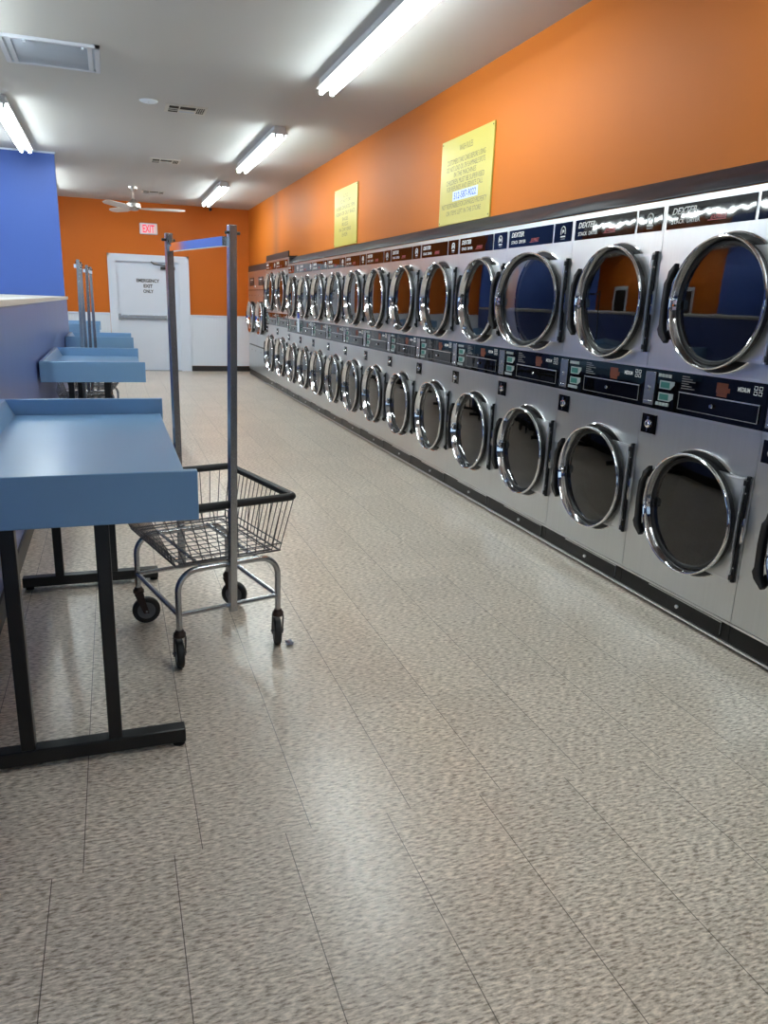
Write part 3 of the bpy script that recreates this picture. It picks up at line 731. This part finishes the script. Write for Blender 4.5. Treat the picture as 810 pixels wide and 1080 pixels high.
lights = [(1.72, 5.28, 'long lit strip light on the ceiling nearest the camera, above the yellow signs'), (1.72, 9.53, 'lit strip light on the ceiling in the middle of the right-hand row'),
          (1.72, 13.66, 'lit strip light on the ceiling farthest down the right row, near the fan'), (-.86, 9.48, 'lit strip light on the ceiling in front of the blue wall'),
          (-.86, 13.66, 'lit strip light on the ceiling hidden behind the blue wall')]
out = 'lit strip light on the ceiling outside the frame of the photograph'
lights += [(1.72, 1.1, out), (-.86, 5.28, out), (-4.1, 9.9, out), (-4.1, 12.6, out)]
for i, (x, y, lb) in enumerate(lights):
    o = L0 if i == 0 else dup(L0)
    o.location = (x, y, HC); o['label'] = lb

# ------------------------------------------------------------------ ceiling fan
root = empty('ceiling_fan', (.44, 13.9, HC), 'three-bladed brushed metal ceiling fan on a short rod before the end wall', 'fan')
MB().lathe([(0, .075), (-.03, .072), (-.075, .030), (-.08, .018)], 2, (0, 0, 0), 'fan', 28, cap1=True).build('canopy', root)
MB().lathe([(-.075, .014), (-.20, .014)], 2, (0, 0, 0), 'blade', 12).build('rod', root)
MB().lathe([(-.185, .022), (-.20, .04), (-.225, .055), (-.245, .09), (-.262, .112), (-.318, .112), (-.325, .09), (-.335, .085), (-.36, .070), (-.368, .03)], 2, (0, 0, 0), 'fan', 36, cap0=True, cap1=True).build('motor', root)
for a in (-4, 116, 236):
    b = MB(); pts = []; n = 14
    ca, sa = math.cos(math.radians(a)), math.sin(math.radians(a)); vs = []
    for i in range(n + 1):
        r = .09 + .73 * i / n; hw = .03 + .045 * min(1, i / 5) - .012 * i / n
        if i >= n - 1: hw *= .75 if i == n - 1 else .42
        for sg in (-1, 1):
            zz = -.335 + sg * hw * .34 + .012 * i / n
            for th in (0, .008):
                vs.append((r * ca - sg * hw * sa, r * sa + sg * hw * ca, zz + th))
    fs = []
    for i in range(n):
        q = i * 4; w_ = q + 4
        fs += [(q, w_, w_ + 2, q + 2), (q + 1, q + 3, w_ + 3, w_ + 1), (q, q + 1, w_ + 1, w_), (q + 2, w_ + 2, w_ + 3, q + 3)]
    fs += [(0, 2, 3, 1), (n*4, n*4 + 1, n*4 + 3, n*4 + 2)]
    b.add(vs, fs, 'blade'); b.build('blade', root)

# ------------------------------------------------------------------ exit sign, grilles and other ceiling things
root = empty('exit_sign', (.757, YB, 2.588), 'lit white exit sign with red letters above the emergency door', 'sign')
MB().box(-.165, .165, -.05, -.001, 0, .205, 'white').build('case', root, bevel=.02)
MB().box(-.145, .145, -.053, -.045, .018, .187, 'exit_white').build('face', root)
MB().text('EXIT', (0, -.0545, .032), (1, 0, 0), (0, 0, 1), .140, 'exit_red', width=.215, bold=.02).build('lettering', root)

root = empty('return_grille', (-.31, 6.74, HC), 'wide white return air grille on the ceiling at upper left', 'grille')
g = MB()
X0, X1, Y0, Y1 = -.335, .335, -.335, .335
for a, b, c, d_ in ((X0, X1, Y0, Y0 + .03), (X0, X1, Y1 - .03, Y1), (X0, X0 + .035, Y0, Y1), (X1 - .035, X1, Y0, Y1)): g.box(a, b, c, d_, -.022, 0, 'grille')
for a, b in ((X0 + .05, X0 + .085), (X1 - .085, X1 - .05)): g.box(a, b, Y0 + .03, Y1 - .03, -.016, 0, 'grille')
g.build('frame', root, bevel=.002)
MB().box(X0 + .035, X1 - .035, Y0 + .03, Y1 - .03, -.006, -.001, 'grille_core').build('filter', root)
s = MB()
for k in range(26):
    y = Y0 + .045 + k * .0232; s.box(X0 + .085, X1 - .085, y, y + .003, -.014, -.006, 'grille_core')
s.build('louvres', root)
for x in (-.16, .22):
    MB().box(x - .008, x + .008, Y0 + .012, Y0 + .05, -.032, -.016, 'white').build('clip', root)

def register(x, y, label, wide):
    root = empty('ceiling_vent', (x, y, HC), label, 'vent', 'ceiling supply vents')
    hx, hy = .19, .155
    f = MB(); f.box(-hx, hx, -hy, hy, -.008, 0, 'vent'); f.build('frame', root, bevel=.002)
    s = MB()
    s.box(-.155, -.07, -.115, -.015, -.0105, -.007, 'slot'); s.box(-.155, -.07, .015, .115, -.0105, -.007, 'slot')
    s.box(-.055, .085, -.115, -.02, -.0105, -.007, 'slot'); s.box(-.055, .085, .02, .115, -.0105, -.007, 'grille_core')
    for i in range(4):
        for j in range(4): s.box(.10 + i * .018, .112 + i * .018, -.11 + j * .058, -.075 + j * .058, -.0105, -.007, 'slot')
    s.build('openings', root)
    l = MB()
    for yy in (-.09, -.065, -.04, .04, .065, .09): l.box(-.155, -.07, yy - .004, yy + .004, -.016, -.0095, 'vent' if abs(yy) < .05 else 'slot')
    l.box(-.06, .09, -.022, .022, -.016, -.008, 'vent'); l.box(-.055, .085, -.07, -.064, -.014, -.0095, 'slot')
    l.build('louvres', root)
register(.767, 8.045, 'nearest small ceiling vent with dark slots, right of the round disc', 1)
register(.767, 11.07, 'second small ceiling vent, between the first vent and the fan', 1)
register(.78, 14.36, 'farthest small ceiling vent, just behind the fan rod', 1)
root = empty('ceiling_disc', (.425, 7.88, HC), 'flat round white cover disc on the ceiling beside the nearest vent', 'cover plate')
MB().lathe([(0, .082), (-.006, .080), (-.012, .070), (-.014, .02)], 2, (0, 0, 0), 'white', 32, cap1=True).build('plate', root)
MB().lathe([(-.013, .006), (-.016, .004)], 2, (0, 0, 0), 'dull_chrome', 8, cap1=True).build('screw', root)
root = empty('security_camera', (1.93, YB, 3.118), 'tiny black security camera high on the end wall under the light', 'camera')
MB().box(-.02, .02, -.08, -.001, .028, .045, 'white').build('bracket', root)
MB().lathe([(-.012, .012), (-.02, .03), (-.075, .03), (-.08, .022)], 1, (0, 0, 0), 'black', 16, cap0=True, cap1=True).build('body', root)

# ------------------------------------------------------------------ world and camera
wd = bpy.data.worlds.new('daylight'); sc.world = wd; wd.use_nodes = True
bg = wd.node_tree.nodes['Background']; bg.inputs['Color'].default_value = (.62, .78, 1.0, 1); bg.inputs['Strength'].default_value = 1.6

cam = bpy.data.cameras.new('camera'); co = bpy.data.objects.new('camera', cam); C.objects.link(co)
r = Vector((0.94346257, -0.32969703, 0.03432562)); u = Vector((0.05667729, 0.2624768, 0.96327235)); fw = Vector((0.32659771, 0.90686592, -0.26632337))
m = Matrix.Identity(4)
for i in range(3):
    m[i][0] = r[i]; m[i][1] = u[i]; m[i][2] = -fw[i]
m.translation = (0, 0, 1.4561458)
co.matrix_world = m
cam.sensor_fit = 'VERTICAL'; cam.sensor_height = 36.0; cam.lens = 793.1576 / 1080 * 36.0
cam.clip_start = .02; cam.clip_end = 100
sc.camera = co
sc.view_settings.view_transform = 'Standard'; sc.view_settings.look = 'None'; sc.view_settings.gamma = 1.0; sc.view_settings.exposure = 0.0
sc.view_settings.use_curve_mapping = False
